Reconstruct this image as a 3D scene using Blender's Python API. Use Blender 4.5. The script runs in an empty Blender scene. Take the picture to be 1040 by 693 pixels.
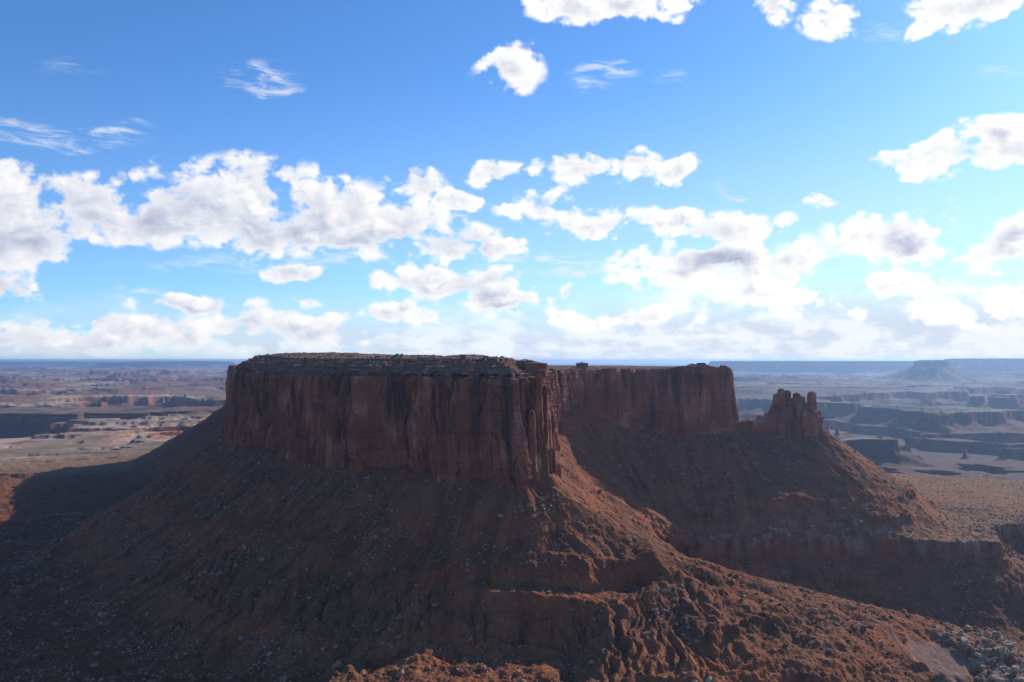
import bpy, math, random
import numpy as np
from mathutils import Vector

R = math.radians
random.seed(7)
RNG = np.random.default_rng(11)
scene = bpy.context.scene
COL = scene.collection

# ------------------------------------------------------------------ camera
F = 826.0                      # focal length of the photograph in its own pixels (1040 wide)
cam_d = bpy.data.cameras.new('camera')
cam_d.sensor_width = 36.0
cam_d.lens = 36.0 * F / 1040.0
cam_d.clip_start = 1.0
cam_d.clip_end = 300000.0
cam = bpy.data.objects.new('camera', cam_d)
COL.objects.link(cam)
cam.location = (0, 0, 0)
cam.rotation_euler = (R(90 + 1.35), 0, 0)
scene.camera = cam

# ------------------------------------------------------------------ light
SUN_AZ, SUN_EL = 43.0, 27.0    # azimuth right of the view direction (+Y), elevation
SKY_STRENGTH = 0.132
sun_dir = Vector((math.sin(R(SUN_AZ)) * math.cos(R(SUN_EL)), math.cos(R(SUN_AZ)) * math.cos(R(SUN_EL)), math.sin(R(SUN_EL))))
sl = bpy.data.lights.new('sun', 'SUN')
sl.energy = 5.0
sl.angle = R(0.5)
sl.color = (1.0, 0.93, 0.84)
so = bpy.data.objects.new('sun', sl)
so.rotation_euler = sun_dir.to_track_quat('Z', 'Y').to_euler()
so.location = (3000, 3000, 2000)
COL.objects.link(so)

vs = scene.view_settings
vs.view_transform = 'Standard'
vs.look = 'None'
vs.exposure = 0.0
vs.gamma = 1.0
vs.use_curve_mapping = False
cy = scene.cycles
cy.max_bounces = 4
cy.diffuse_bounces = 1
cy.glossy_bounces = 1
cy.volume_bounces = 0
cy.transparent_max_bounces = 4
cy.use_denoising = True
cy.use_adaptive_sampling = True
cy.adaptive_threshold = 0.015


# ------------------------------------------------------------------ node helper
class NT:
    def __init__(self, tree):
        self.t = tree
        self.n = tree.nodes
        self.l = tree.links

    def new(self, typ, **kw):
        nd = self.n.new(typ)
        for k, v in kw.items():
            setattr(nd, k, v)
        return nd

    def put(self, sock, v):
        if v is None:
            return
        if hasattr(v, 'is_output'):
            self.l.new(v, sock)
        else:
            if hasattr(sock.default_value, '__len__') and not hasattr(v, '__len__'):
                v = (v,) * len(sock.default_value)
            if hasattr(v, '__len__') and len(v) == 3 and len(sock.default_value) == 4:
                v = (*v, 1.0)
            sock.default_value = v

    def m(self, op, a, b=None, c=None, clamp=False):
        nd = self.new('ShaderNodeMath', operation=op, use_clamp=clamp)
        for i, v in enumerate((a, b, c)):
            self.put(nd.inputs[i], v)
        return nd.outputs[0]

    def v(self, op, a, b=None, c=None, scale=None):
        nd = self.new('ShaderNodeVectorMath', operation=op)
        for i, x in enumerate((a, b, c)):
            self.put(nd.inputs[i], x)
        if scale is not None:
            self.put(nd.inputs['Scale'], scale)
        return nd.outputs['Value'] if op in ('LENGTH', 'DOT_PRODUCT', 'DISTANCE') else nd.outputs[0]

    def ss(self, x, lo, hi, a=0.0, b=1.0):
        nd = self.new('ShaderNodeMapRange', interpolation_type='SMOOTHSTEP')
        for k, v in zip(('Value', 'From Min', 'From Max', 'To Min', 'To Max'), (x, lo, hi, a, b)):
            self.put(nd.inputs[k], v)
        return nd.outputs[0]

    def noise(self, vec, scale=1.0, detail=4.0, rough=0.55, dims='3D', dist=0.0, out='Fac', lac=2.0):
        nd = self.new('ShaderNodeTexNoise', noise_dimensions=dims)
        self.put(nd.inputs['Vector'], vec)
        nd.inputs['Scale'].default_value = scale
        nd.inputs['Detail'].default_value = detail
        nd.inputs['Roughness'].default_value = rough
        nd.inputs['Distortion'].default_value = dist
        nd.inputs['Lacunarity'].default_value = lac
        return nd.outputs[out]

    def voro(self, vec, scale, out='Distance', feature='F1', rand=1.0):
        nd = self.new('ShaderNodeTexVoronoi', feature=feature)
        self.put(nd.inputs['Vector'], vec)
        nd.inputs['Scale'].default_value = scale
        nd.inputs['Randomness'].default_value = rand
        return nd.outputs[out]

    def mix(self, f, a, b, blend='MIX'):
        nd = self.new('ShaderNodeMix', data_type='RGBA', blend_type=blend)
        self.put(nd.inputs['Factor'], f)
        self.put(nd.inputs['A'] if False else nd.inputs[6], a)
        self.put(nd.inputs[7], b)
        return nd.outputs[2]

    def ramp(self, f, stops, interp='LINEAR'):
        nd = self.new('ShaderNodeValToRGB')
        cr = nd.color_ramp
        cr.interpolation = interp
        while len(cr.elements) < len(stops):
            cr.elements.new(0.5)
        for e, (p, c) in zip(cr.elements, stops):
            e.position = p
            e.color = (*c, 1.0) if len(c) == 3 else c
        self.put(nd.inputs[0], f)
        return nd.outputs[0]

    def sep(self, vec):
        nd = self.new('ShaderNodeSeparateXYZ')
        self.put(nd.inputs[0], vec)
        return nd.outputs

    def comb(self, x, y, z):
        nd = self.new('ShaderNodeCombineXYZ')
        for i, v in enumerate((x, y, z)):
            self.put(nd.inputs[i], v)
        return nd.outputs[0]


# ------------------------------------------------------------------ sky with clouds (by azimuth and elevation on the dome)
def pix_dir(px, py):
    """azimuth, elevation (radians) of a photo pixel"""
    x = (px - 520.0) / F
    z = (346.5 - py) / F
    p = R(1.35)
    y2 = math.cos(p) - z * math.sin(p)
    z2 = math.sin(p) + z * math.cos(p)
    return math.atan2(x, y2), math.atan2(z2, math.hypot(x, y2))


CLOUDS = [  # centre x, y, half width, half height, weight
    (20, 222, 80, 50, 1.0), (95, 212, 70, 34, 1), (15, 250, 60, 22, 1), (125, 238, 18, 10, .8),
    (200, 203, 75, 42, 1), (258, 197, 52, 40, 1.05), (265, 232, 95, 34, 1.05), (330, 217, 80, 44, 1.05), (395, 230, 85, 38, 1.05),
    (450, 247, 75, 24, 1), (150, 222, 60, 26, .95), (300, 238, 70, 24, 1), (360, 245, 60, 22, 1), (500, 252, 40, 14, .9), (420, 186, 34, 21, .9), (458, 200, 42, 13, .85),
    (2, 293, 30, 16, .9), (200, 308, 60, 13, .9), (298, 282, 46, 12, .85), (310, 302, 26, 8, .8),
    (516, 68, 38, 27, .85), (650, 3, 30, 14, .7),
    (580, 6, 62, 18, .95), (630, 2, 36, 20, .9), (690, 2, 26, 16, .85),
    (790, 3, 24, 20, .9), (848, 20, 30, 20, .8), (930, 28, 22, 9, .75), (985, 2, 56, 24, 1.0), 
    (500, 170, 30, 14, .85), (585, 172, 72, 22, .95), (640, 168, 28, 20, .9), (686, 176, 28, 15, .9),
    (545, 213, 42, 24, .9), (600, 224, 72, 22, 1), (690, 222, 46, 15, .95), 
    (725, 266, 115, 31, 1.1), (740, 236, 68, 26, 1.05), (806, 270, 32, 26, .9), (690, 282, 80, 14, .9),
    (835, 206, 24, 16, .85), 
    (960, 158, 95, 17, 1.05), (1025, 142, 60, 24, 1.05),
    (920, 236, 66, 34, 1.05), (1028, 246, 46, 30, 1.0), (905, 286, 70, 16, .8),
    (470, 290, 100, 22, 1.0), (515, 304, 90, 18, .95), (430, 292, 55, 14, .9), (575, 318, 60, 17, .8), (575, 292, 14, 11, .8),
    (400, 321, 60, 13, .85), (350, 322, 40, 10, .7),
    (245, 333, 48, 19, .9), (310, 333, 80, 18, .9), (55, 343, 110, 22, .85), (145, 340, 80, 20, .85), (95, 324, 30, 6, .7), (10, 346, 40, 16, .8),
    (640, 322, 90, 14, .55), (770, 304, 100, 16, .6), (930, 312, 120, 16, .6), (1030, 300, 60, 16, .7),
]
WISPS = [
    (30, 134, 110, 13, 1), (90, 131, 60, 10, 1), (262, 80, 50, 15, 1), (288, 93, 26, 9, 1.2), (608, 76, 46, 13, 1.1), (905, 30, 40, 12, .9), (741, 191, 22, 8, 1),
    (560, 270, 110, 14, 1), (250, 270, 120, 10, .7), (75, 68, 30, 10, .4), (680, 80, 30, 8, .5), (345, 264, 60, 12, .9), (150, 300, 40, 10, .7), (1020, 75, 40, 8, .5),
]
DARK = [  # shaded undersides and cores
    (725, 268, 95, 24, .8), (690, 240, 40, 16, .5), (925, 250, 46, 22, .7), (1032, 252, 36, 18, .55), (520, 312, 60, 8, .7),
    (180, 218, 70, 30, .62), (262, 234, 110, 30, .62), (385, 250, 100, 18, .62), (25, 245, 80, 28, .6), (475, 301, 80, 12, .6), (110, 228, 50, 18, .5), (450, 254, 60, 12, .5),
    (205, 313, 40, 6, .5), (590, 235, 50, 9, .25), (780, 285, 60, 12, .5), (620, 345, 180, 12, .30), (860, 340, 160, 16, .35), (300, 345, 60, 8, .4), (90, 350, 120, 9, .35),
]

world = bpy.data.worlds.new('World')
scene.world = world
world.use_nodes = True
w = NT(world.node_tree)
for nd in list(w.n):
    w.n.remove(nd)
wout = w.new('ShaderNodeOutputWorld')
bg = w.new('ShaderNodeBackground')
sky = w.new('ShaderNodeTexSky', sky_type='NISHITA')
sky.sun_disc = False
sky.sun_elevation = R(SUN_EL)
sky.sun_rotation = R(SUN_AZ)
sky.altitude = 1800.0
sky.air_density = 1.0
sky.dust_density = 1.0
sky.ozone_density = 1.6
tc = w.new('ShaderNodeTexCoord')
dx, dy, dz = w.sep(tc.outputs['Generated'])
az = w.m('ARCTAN2', dx, dy)
el = w.m('ARCSINE', dz)
uv = w.comb(az, el, 0.0)
uvs = w.comb(az, w.m('MULTIPLY', el, 1.35), 0.0)
n_warp = w.noise(uvs, 8.0, 4.0, 0.55, dims='2D', out='Color')
warp = w.v('SCALE', w.v('SUBTRACT', n_warp, (0.5, 0.5, 0.5)), scale=0.05)
uvw = w.v('ADD', uv, warp)
n_w2 = w.v('SCALE', w.v('SUBTRACT', w.noise(uvs, 30.0, 3.0, 0.55, dims='2D', out='Color'), (0.5, 0.5, 0.5)), scale=0.022)


def billow(vec):
    """fine broken texture plus rounded heads"""
    p1 = w.new('ShaderNodeTexVoronoi', feature='SMOOTH_F1', voronoi_dimensions='2D')
    p2 = w.new('ShaderNodeTexVoronoi', feature='SMOOTH_F1', voronoi_dimensions='2D')
    p3 = w.new('ShaderNodeTexVoronoi', feature='SMOOTH_F1', voronoi_dimensions='2D')
    wv = w.v('ADD', vec, n_w2)
    for p, sc in ((p1, 21.0), (p2, 52.0), (p3, 118.0)):
        w.put(p.inputs['Vector'], wv)
        p.inputs['Scale'].default_value = sc
        p.inputs['Smoothness'].default_value = 0.35
    heads = w.m('MULTIPLY_ADD', p1.outputs['Distance'], -0.45, w.m('MULTIPLY_ADD', p2.outputs['Distance'], -0.34, w.m('MULTIPLY_ADD', p3.outputs['Distance'], -0.11, 0.42)))
    return w.m('MULTIPLY_ADD', w.m('SUBTRACT', w.noise(vec, 13.0, 12.0, 0.62, dims='2D', dist=0.1), 0.5), 1.6, heads)


n_big = billow(uvs)
n_off = billow(w.v('ADD', uvs, (0.010, 0.012, 0.0)))
n_soft = w.noise(uvs, 17.0, 5.0, 0.56, dims='2D')


def blob_field(blobs, vec, flat):
    acc = None
    for (px, py, rx, ry, wt) in blobs:
        a, e = pix_dir(px, py)
        d = w.v('MULTIPLY', w.v('SUBTRACT', vec, (a, e, 0)), (F / rx, F / ry, 0.0))
        q = w.m('MULTIPLY_ADD', w.v('LENGTH', d), -wt, wt)       # wt * (1 - len)
        acc = q if acc is None else w.m('SMOOTH_MAX', acc, q, 0.18)
    return acc


field = blob_field(CLOUDS, uvw, True)
# scattered clouds on the rest of the dome, away from the placed ones
rest = w.m('SUBTRACT', w.m('MULTIPLY', w.noise(w.v('MULTIPLY', tc.outputs['Generated'], (1, 1, 2.2)), 3.0, 3.0, 0.5), 2.2), 1.62)
outside = w.ss(w.m('ABSOLUTE', az), 0.72, 0.9)
field = w.m('MAXIMUM', field, w.m('ADD', rest, w.m('MULTIPLY', w.m('SUBTRACT', outside, 1.0), 3.0)))
f2 = w.m('MULTIPLY_ADD', n_big, 1.45, w.m('ADD', field, -0.14))
dens = w.ss(f2, -0.02, 0.40)
dens = w.m('MULTIPLY', dens, w.ss(field, -0.10, 0.16))
core = w.ss(f2, 0.15, 0.80)
dark = w.m('MAXIMUM', blob_field(DARK, uvw, False), 0.0)
dark = w.m('MULTIPLY', w.ss(w.m('MULTIPLY_ADD', w.m('SUBTRACT', n_soft, 0.5), 0.55, dark), -0.05, 0.95), core)
thick = w.ss(w.m('MULTIPLY_ADD', w.m('SUBTRACT', n_soft, 0.5), 0.7, field), 0.22, 0.95)
relief = w.m('MULTIPLY', w.m('SUBTRACT', n_big, n_off), 0.60)
shade = w.m('SUBTRACT', w.m('ADD', w.m('MULTIPLY_ADD', thick, -0.15, w.m('MULTIPLY_ADD', core, -0.06, 1.06)), w.m('MULTIPLY', relief, w.m('MULTIPLY_ADD', core, 0.8, 0.2))), w.m('MULTIPLY', dark, 0.52))
# nearer to the sun's side the clouds are brighter
side = w.ss(az, -0.55, 0.6)
shade = w.m('MULTIPLY', shade, w.m('MULTIPLY_ADD', side, 0.22, 0.90))
ccol = w.ramp(w.m('MULTIPLY', shade, 0.8), [(0.0, (0.30, 0.34, 0.50)), (0.28, (0.42, 0.46, 0.62)), (0.55, (0.66, 0.70, 0.82)), (0.8, (0.98, 0.98, 1.0)), (1.0, (1.15, 1.14, 1.12))])
# thin veil low over the horizon
n_veil = w.noise(w.comb(az, w.m('MULTIPLY', el, 5.0), 0.0), 5.0, 6.0, 0.55, dims='2D')
veil = w.m('MULTIPLY', w.ss(w.m('MULTIPLY_ADD', side, -0.025, el), 0.085, 0.012), w.ss(w.m('MULTIPLY_ADD', side, 0.26, n_veil), 0.24, 0.60))
veil = w.m('MULTIPLY', veil, w.m('MULTIPLY_ADD', side, 0.12, 0.84), clamp=True)
haze_n = w.m('MULTIPLY', w.ss(el, 0.36, 0.0), w.m('MULTIPLY_ADD', side, 0.54, 0.10), clamp=True)
k = 1.0 / SKY_STRENGTH
skyc = w.mix(1.0, sky.outputs[0], (0.54, 0.92, 1.33), 'MULTIPLY')
skyc = w.mix(haze_n, skyc, tuple(c * k for c in (0.80, 0.89, 1.0)))
vtex = w.ss(w.m('MULTIPLY_ADD', n_big, 0.6, w.noise(w.comb(az, w.m('MULTIPLY', el, 4.0), 0.3), 14.0, 8.0, 0.6, dims='2D')), 0.30, 0.72)
skyc = w.mix(veil, skyc, w.mix(vtex, tuple(c * k for c in (0.66, 0.74, 0.88)), tuple(c * k for c in (0.93, 0.95, 1.0))))
cscaled = w.v('SCALE', ccol, scale=k)
alpha = w.m('MULTIPLY', dens, w.ss(el, 0.0, 0.02))
wisp = w.m('MULTIPLY', w.ss(blob_field(WISPS, uvw, False), 0.0, 0.6), w.ss(w.noise(w.comb(w.m('MULTIPLY_ADD', el, 1.2, az), w.m('MULTIPLY', el, 4.5), 0.0), 22.0, 7.0, 0.62, dims='2D', dist=0.4), 0.40, 0.72))
skyc = w.mix(w.m('MULTIPLY', wisp, 0.62), skyc, tuple(c * k for c in (0.92, 0.95, 1.0)))
w.put(bg.inputs['Color'], w.mix(alpha, skyc, cscaled))
bg.inputs['Strength'].default_value = SKY_STRENGTH
w.l.new(bg.outputs[0], wout.inputs['Surface'])
world.cycles.sampling_method = 'MANUAL'
world.cycles.sample_map_resolution = 512


# ------------------------------------------------------------------ numpy noise
def _h(ix, iy, seed):
    h = (ix.astype(np.uint32) * np.uint32(374761393)) ^ (iy.astype(np.uint32) * np.uint32(668265263)) ^ np.uint32((seed * 2246822519) & 0xffffffff)
    h = (h ^ (h >> np.uint32(13))) * np.uint32(1274126177)
    h = (h ^ (h >> np.uint32(15))) * np.uint32(2246822519)
    return h ^ (h >> np.uint32(16))


def rnd(ix, iy, seed):
    return _h(ix.astype(np.int64), iy.astype(np.int64), seed).astype(np.float64) / 4294967295.0


_G = np.stack([np.cos(np.arange(64) * 2 * np.pi / 64), np.sin(np.arange(64) * 2 * np.pi / 64)], 1)


def perlin(x, y, seed=0):
    x = np.asarray(x, float)
    y = np.asarray(y, float)
    xi = np.floor(x)
    yi = np.floor(y)
    fx = x - xi
    fy = y - yi
    xi = xi.astype(np.int64)
    yi = yi.astype(np.int64)
    u = fx * fx * fx * (fx * (fx * 6 - 15) + 10)
    v = fy * fy * fy * (fy * (fy * 6 - 15) + 10)

    def g(ox, oy):
        a = (_h(xi + ox, yi + oy, seed) & np.uint32(63)).astype(np.int64)
        return _G[a, 0] * (fx - ox) + _G[a, 1] * (fy - oy)
    n00, n10, n01, n11 = g(0, 0), g(1, 0), g(0, 1), g(1, 1)
    return 1.45 * ((n00 * (1 - u) + n10 * u) * (1 - v) + (n01 * (1 - u) + n11 * u) * v)


def fbm(x, y, seed=0, octs=4, gain=0.5, lac=2.03):
    s = 0
    a = 1.0
    t = 0
    for i in range(octs):
        s = s + a * perlin(x, y, seed + i * 17)
        t += a
        a *= gain
        x = x * lac + 3.7
        y = y * lac + 1.3
    return s / t


def ridged(x, y, seed=0, octs=3, gain=0.5):
    s = 0
    a = 1.0
    t = 0
    for i in range(octs):
        s = s + a * (1 - 2 * np.abs(perlin(x, y, seed + i * 13)))
        t += a
        a *= gain
        x = x * 2.1 + 5.1
        y = y * 2.1 + 2.9
    return s / t


def cells(x, y, seed=0):
    """random value of the nearest jittered cell"""
    xi = np.floor(x).astype(np.int64)
    yi = np.floor(y).astype(np.int64)
    best = np.full(x.shape, 9e9)
    val = np.zeros(x.shape)
    for ox in (-1, 0, 1):
        for oy in (-1, 0, 1):
            cx, cy_ = xi + ox, yi + oy
            px = cx + rnd(cx, cy_, seed)
            py = cy_ + rnd(cx, cy_, seed + 5)
            d = (px - x) ** 2 + (py - y) ** 2
            m = d < best
            best = np.where(m, d, best)
            val = np.where(m, rnd(cx, cy_, seed + 9), val)
    return val


def sstep(a, b, x):
    t = np.clip((x - a) / (b - a), 0, 1)
    return t * t * (3 - 2 * t)


def smax(a, b, kk):
    h = np.clip(0.5 + 0.5 * (a - b) / kk, 0, 1)
    return b * (1 - h) + a * h + kk * h * (1 - h)


def smin(a, b, kk):
    return -smax(-a, -b, kk)


def chaikin(p, n=1, closed=True):
    p = np.asarray(p, float)
    for _ in range(n):
        q = np.roll(p, -1, 0)
        a = 0.75 * p + 0.25 * q
        b = 0.25 * p + 0.75 * q
        r = np.stack([a, b], 1).reshape(-1, p.shape[1])
        if not closed:
            r = np.concatenate([p[:1], r[:-2], p[-1:]])
        p = r
    return p


def dist_poly(x, y, P, closed=True):
    """distance to polyline, arc length of the nearest point, signed for a closed counter-clockwise one (inside negative), nearest seg cross sign for open"""
    best = np.full(x.shape, 1e18)
    arc = np.zeros(x.shape)
    side = np.zeros(x.shape)
    ang = np.zeros(x.shape)
    inside = np.zeros(x.shape, bool)
    n = len(P)
    L = 0.0
    for i in range(n if closed else n - 1):
        ax, ay = P[i][:2]
        bx, by = P[(i + 1) % n][:2]
        ex, ey = bx - ax, by - ay
        l2 = ex * ex + ey * ey
        t = np.clip(((x - ax) * ex + (y - ay) * ey) / l2, 0, 1)
        qx = x - (ax + t * ex)
        qy = y - (ay + t * ey)
        d = qx * qx + qy * qy
        m = d < best
        best = np.where(m, d, best)
        arc = np.where(m, L + t * math.sqrt(l2), arc)
        if closed == 2:
            ang = np.where(m, np.arctan2(qx, -qy), ang)
        side = np.where(m, np.sign(ex * qy - ey * qx), side)
        if closed:
            c = ((ay <= y) & (by > y)) | ((by <= y) & (ay > y))
            xx = ax + (y - ay) * (ex / (ey if ey else 1e-9))
            inside ^= c & (x < xx)
        L += math.sqrt(l2)
    d = np.sqrt(best)
    if closed == 2:
        return np.where(inside, -d, d), arc, ang
    if closed:
        return np.where(inside, -d, d), arc
    return d, arc, side, L


# ------------------------------------------------------------------ plan of the place (metres, camera at the origin looking along +Y)
MESA = [  # foot of the cliff, counter-clockwise seen from above, starting at the left corner of the front
    (-476, 1335), (-452, 1290), (-374, 1195), (-292, 1090), (-209, 1003), (-139, 948), (-79, 917), (-22, 900), (4, 882), (16, 886),
    (26, 906), (33, 938), (36, 1000), (42, 1100), (62, 1250), (88, 1350), (135, 1402), (210, 1430), (300, 1438), (370, 1424), (400, 1432),
    (412, 1480), (395, 1600), (300, 1750), (60, 1980), (-300, 2250), (-650, 2560), (-888, 2510), (-735, 2120), (-550, 1900), (-528, 1650), (-500, 1440)]  # unseen left rear drawn out and notched to place its cast shadow
MESA = chaikin(MESA, 1)
MESA_SOFT = chaikin(MESA, 2)
FIN = [(380, 1436), (470, 1440), (520, 1438), (541, 1440)]        # line of the pinnacle fin
SPUR = [(46, 889, -140), (118, 866, -178), (182, 836, -200), (235, 810, -213), (316, 790, -228), (391, 768, -243), (432, 738, -248), (446, 690, -257), (470, 560, -296), (480, 300, -330)]
RIM = [(120, 1165), (240, 1195), (345, 1215), (470, 1235), (560, 1222), (650, 1205), (722, 1215), (775, 1320), (900, 1375), (1050, 1330), (1500, 1250), (2600, 900)]
SCARP = [(-3000, 2420), (-1500, 2085), (-1265, 2025), (-1060, 1985), (-900, 2100), (-760, 2240)]
ROAD = [(338, 640), (336, 672), (337, 705), (339, 728), (343, 745)]
PAD = (366, 705)


def polyz(arc, P):
    P = np.asarray(P, float)
    s = np.concatenate([[0], np.cumsum(np.hypot(np.diff(P[:, 0]), np.diff(P[:, 1])))])
    return np.interp(arc, s, P[:, 2])


def ledge(z, level, h, up=10.0, dn=1.4):
    """lifts the ground just above a strata level so that it ends in a small cliff"""
    t = z - level
    return h * np.where(t >= 0, np.exp(-np.maximum(t, 0) / up), np.exp(np.minimum(t, 0) / dn))


def near_ground(x, y):
    """height and masks of the ground out to about 2.6 km"""
    sd, arc, ang = dist_poly(x, y, MESA_SOFT, 2)
    d = np.maximum(sd, 0)
    arc = arc + 70 * ang
    fd, farc, _, _ = dist_poly(x, y, FIN, closed=False)
    # talus of the butte
    top = -131 + 7 * perlin(arc / 55, arc * 0, 3) + 4 * perlin(arc / 17, arc * 0, 4)
    top = top + 52 * np.exp(-((x - 92) ** 2 + (y - 1395) ** 2) / (2 * 62 ** 2))
    top = top + 9 * np.exp(-((x + 470) ** 2 + (y - 1330) ** 2) / (2 * 60 ** 2))
    top = top - 6 * np.exp(-((x - 40) ** 2 + (y - 885) ** 2) / (2 * 40 ** 2))
    run = 0.69 * d - 0.00028 * d * d * (d < 500) - 70 * (d >= 500)
    gl = ridged(arc / 26, d / 150, 21, 3)
    gl2 = ridged(arc / 9, d / 60, 25, 2)
    ga = sstep(4, 70, d) * sstep(330, 190, d)
    zt = top - np.maximum(run, 0) + np.where(sd < 0, np.minimum(-sd * 0.5, 22), 0)
    zt = zt - ga * (4.6 * gl + 2.2 * gl2)
    zt = zt + 24 * np.exp(-((x - 47) ** 2 + (y - 912) ** 2) / (2 * 17 ** 2))
    NR_ = [(44, 935), (52, 890), (66, 835), (80, 780), (100, 720), (128, 660)]
    nd, narc, nside, _ = dist_poly(x, y, NR_, closed=False)
    dl = np.where(nside < 0, nd, 0) + 6 * perlin(x / 30, y / 30, 35)
    zt = zt - 18 * sstep(0, 40, dl) * sstep(280, 120, dl) * sstep(6, 60, d) * sstep(640, 720, y) * (y < 935)
    # talus of the fin with the pinnacles
    zf = -124 - 0.72 * np.maximum(fd - 14, 0) - 2.2 * ridged(farc / 20 + y / 40, fd / 90, 31, 3) * sstep(5, 50, fd)
    zt = smax(zt, zf, 6)
    # spur running from the nose to the lower right
    cd, carc, cside, cl = dist_poly(x, y, SPUR, closed=False)
    zc = polyz(carc, SPUR)
    back = 0.58 * cd
    front = (0.66 - 0.51 * sstep(8, 135, carc)) * cd + 0.0006 * np.minimum(cd, 220) ** 2
    rough = fbm(x / 38, y / 38, 41, 4)
    zs = zc - np.where(cside > 0, back, front) + (3.5 * rough) * sstep(4, 30, cd)
    zs = zs - 7 * np.clip(ridged(x / 60 + y / 200, y / 95 - x / 260, 45, 2) - 0.25, 0, 1) * sstep(8, 40, cd) * (cside < 0) * sstep(40, 110, np.hypot(x - PAD[0], y - PAD[1]))
    # regional floor: left bench, rear bench on the right, valley between
    left_floor = -290 + 22 * fbm(x / 150, y / 150, 51, 5) - 22 * np.clip(ridged(x / 190, y / 190, 54, 3) - 0.1, 0, 1)
    rd, rarc, rside, _ = dist_poly(x, y, RIM, closed=False)
    rs = rd * rside + 16 * fbm(x / 70, y / 70, 57, 4) + 5 * perlin(x / 14, y / 14, 59) + 7 * (cells(x / 15, y / 15, 60) - 0.5) + 3 * (cells(x / 6, y / 6, 62) - 0.5)
    rim_h = -268 + 5 * fbm(x / 90, y / 90, 58, 4)
    bench = rim_h - 26 * sstep(0, -7, rs) - 0.60 * np.clip(-rs - 6, 0, 110) - 0.12 * np.clip(-rs - 116, 0, 400)
    bench = bench - 2.4 * ridged(rarc / 22, rs / 80, 61, 3) * sstep(-12, -50, rs)
    wr = sstep(-40, 160, x - 0.02 * y)
    floor = left_floor * (1 - wr) + bench * wr
    # left scarp: the plain behind ends in a small cliff
    ld, larc, lside, _ = dist_poly(x, y, SCARP, closed=False)
    ls = ld * lside + 22 * fbm(x / 80, y / 80, 63, 4)
    plain = -282 + 4 * fbm(x / 200, y / 200, 65, 3)
    low = plain - 26 * sstep(0, -12, ls) - 0.82 * np.clip(-ls - 10, 0, 62)
    wl = sstep(-560, -800, x + 0.12 * (y - 1300)) * sstep(1350, 1500, y)
    floor = floor * (1 - wl) + low * wl
    mound = -262 - 26 * sstep(.6, 1.25, np.hypot((x + 45) / 150, (y - 686) / 52) + .75 * fbm(x / 45, y / 45, 36, 4)) + 9 * fbm(x / 32, y / 32, 37, 5)
    floor = np.where(x < 160, smax(floor, mound, 4), floor)
    z = smax(zt, floor, 16)
    cut = sstep(150, 290, x + 0.35 * (y - 1165)) * (rs < 40)
    z = z * (1 - cut) + smin(z, bench + 2 + 30 * sstep(0, 40, rs), 5) * cut
    z = smax(z, zs, 9)
    # strata ledges
    mk = lambda s, sc: sstep(-0.15, 0.25, fbm(x / sc, y / sc, s, 2))
    near = sstep(1050, 900, y)
    wob = 5 * fbm(x / 45, y / 45, 71, 4) + 6 * (cells(x / 11, y / 11, 78) - 0.5) + 3 * (cells(x / 4.5, y / 4.5, 79) - 0.5)
    z0 = z + wob
    blk = np.exp(-(((x - 5) / 115) ** 2 + ((y - 775) / 55) ** 2))
    brk = 0.35 + 0.65 * sstep(-.25, .2, fbm(x / 26, y / 26, 99, 3))
    z = z + np.clip(ledge(z0 - 0.05 * (x - 20), -206, 9, 12) * np.clip(blk * 1.6, 0, 1), 0, 8) * brk
    z = z - 8.0 * np.clip(ridged((x + 14 * fbm(x / 40, y / 40, 39, 3)) / 13, y / 80, 38, 3), 0, 1) * sstep(-200, -222, z) * sstep(-258, -248, z) * near * sstep(230, 120, x)
    z = z + ledge(z0, -236, 7, 9) * mk(72, 80) * near * 0.6
    z = z + ledge(z0, -256, 7, 9) * mk(73, 70) * near * 0.6
    z = z + ledge(z0, -224, 9, 10) * mk(74, 120) * sstep(1000, 1100, y) * sstep(100, 200, x)
    z = z + ledge(z0, -247, 8, 9) * mk(75, 90) * sstep(1000, 1100, y) * sstep(100, 200, x)
    z = z + ledge(z0, -300, 9, 10) * mk(76, 90)
    z = z + ledge(z0, -322, 8, 10) * mk(77, 90)
    # narrow natural bench that runs round the foot of the nose ridge
    SH_ = [(-62, 801, -216), (-38, 792, -217), (-18, 783, -218), (0, 782, -217), (40, 773, -219), (72, 769, -221), (100, 779, -222), (128, 796, -223), (150, 806, -225)]
    hd, harc, hside, hl = dist_poly(x, y, SH_, closed=False)
    hw = sstep(21, 12, hd + 9 * fbm(x / 20, y / 20, 121, 4)) * sstep(0, 25, harc) * sstep(hl, hl - 15, harc)
    z = z * (1 - hw) + (polyz(harc, SH_) + 0.8 * fbm(x / 9, y / 9, 122, 3)) * hw
    # calm patch and track on the spur
    pd = np.hypot((x - PAD[0]) / 24.0, (y - PAD[1]) / 26.0) + 0.25 * perlin(x / 12, y / 12, 81)
    pad = sstep(1.15, 0.8, pd)
    inp = pd < 1.1
    cf = np.linalg.lstsq(np.stack([np.ones(inp.sum()), x[inp] - PAD[0], y[inp] - PAD[1]], 1), zs[inp], rcond=None)[0]
    zpad = cf[0] - 0.5 + 0.7 * cf[1] * (x - PAD[0]) + 0.7 * cf[2] * (y - PAD[1])
    z = z * (1 - pad) + zpad * pad
    rdd, _, _, _ = dist_poly(x, y, ROAD, closed=False)
    # small roughness
    calm = 1 - 0.85 * np.maximum(pad, sstep(9, 4, rdd))
    z = z + calm * (2.9 * fbm(x / 17, y / 17, 83, 5, 0.64) + 0.9 * np.abs(perlin(x / 5.2, y / 5.2, 88)))
    out = sstep(0.02, 0.30, fbm(x / 34, y / 34, 94, 3)) * sstep(1750, 1300, y)
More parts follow.
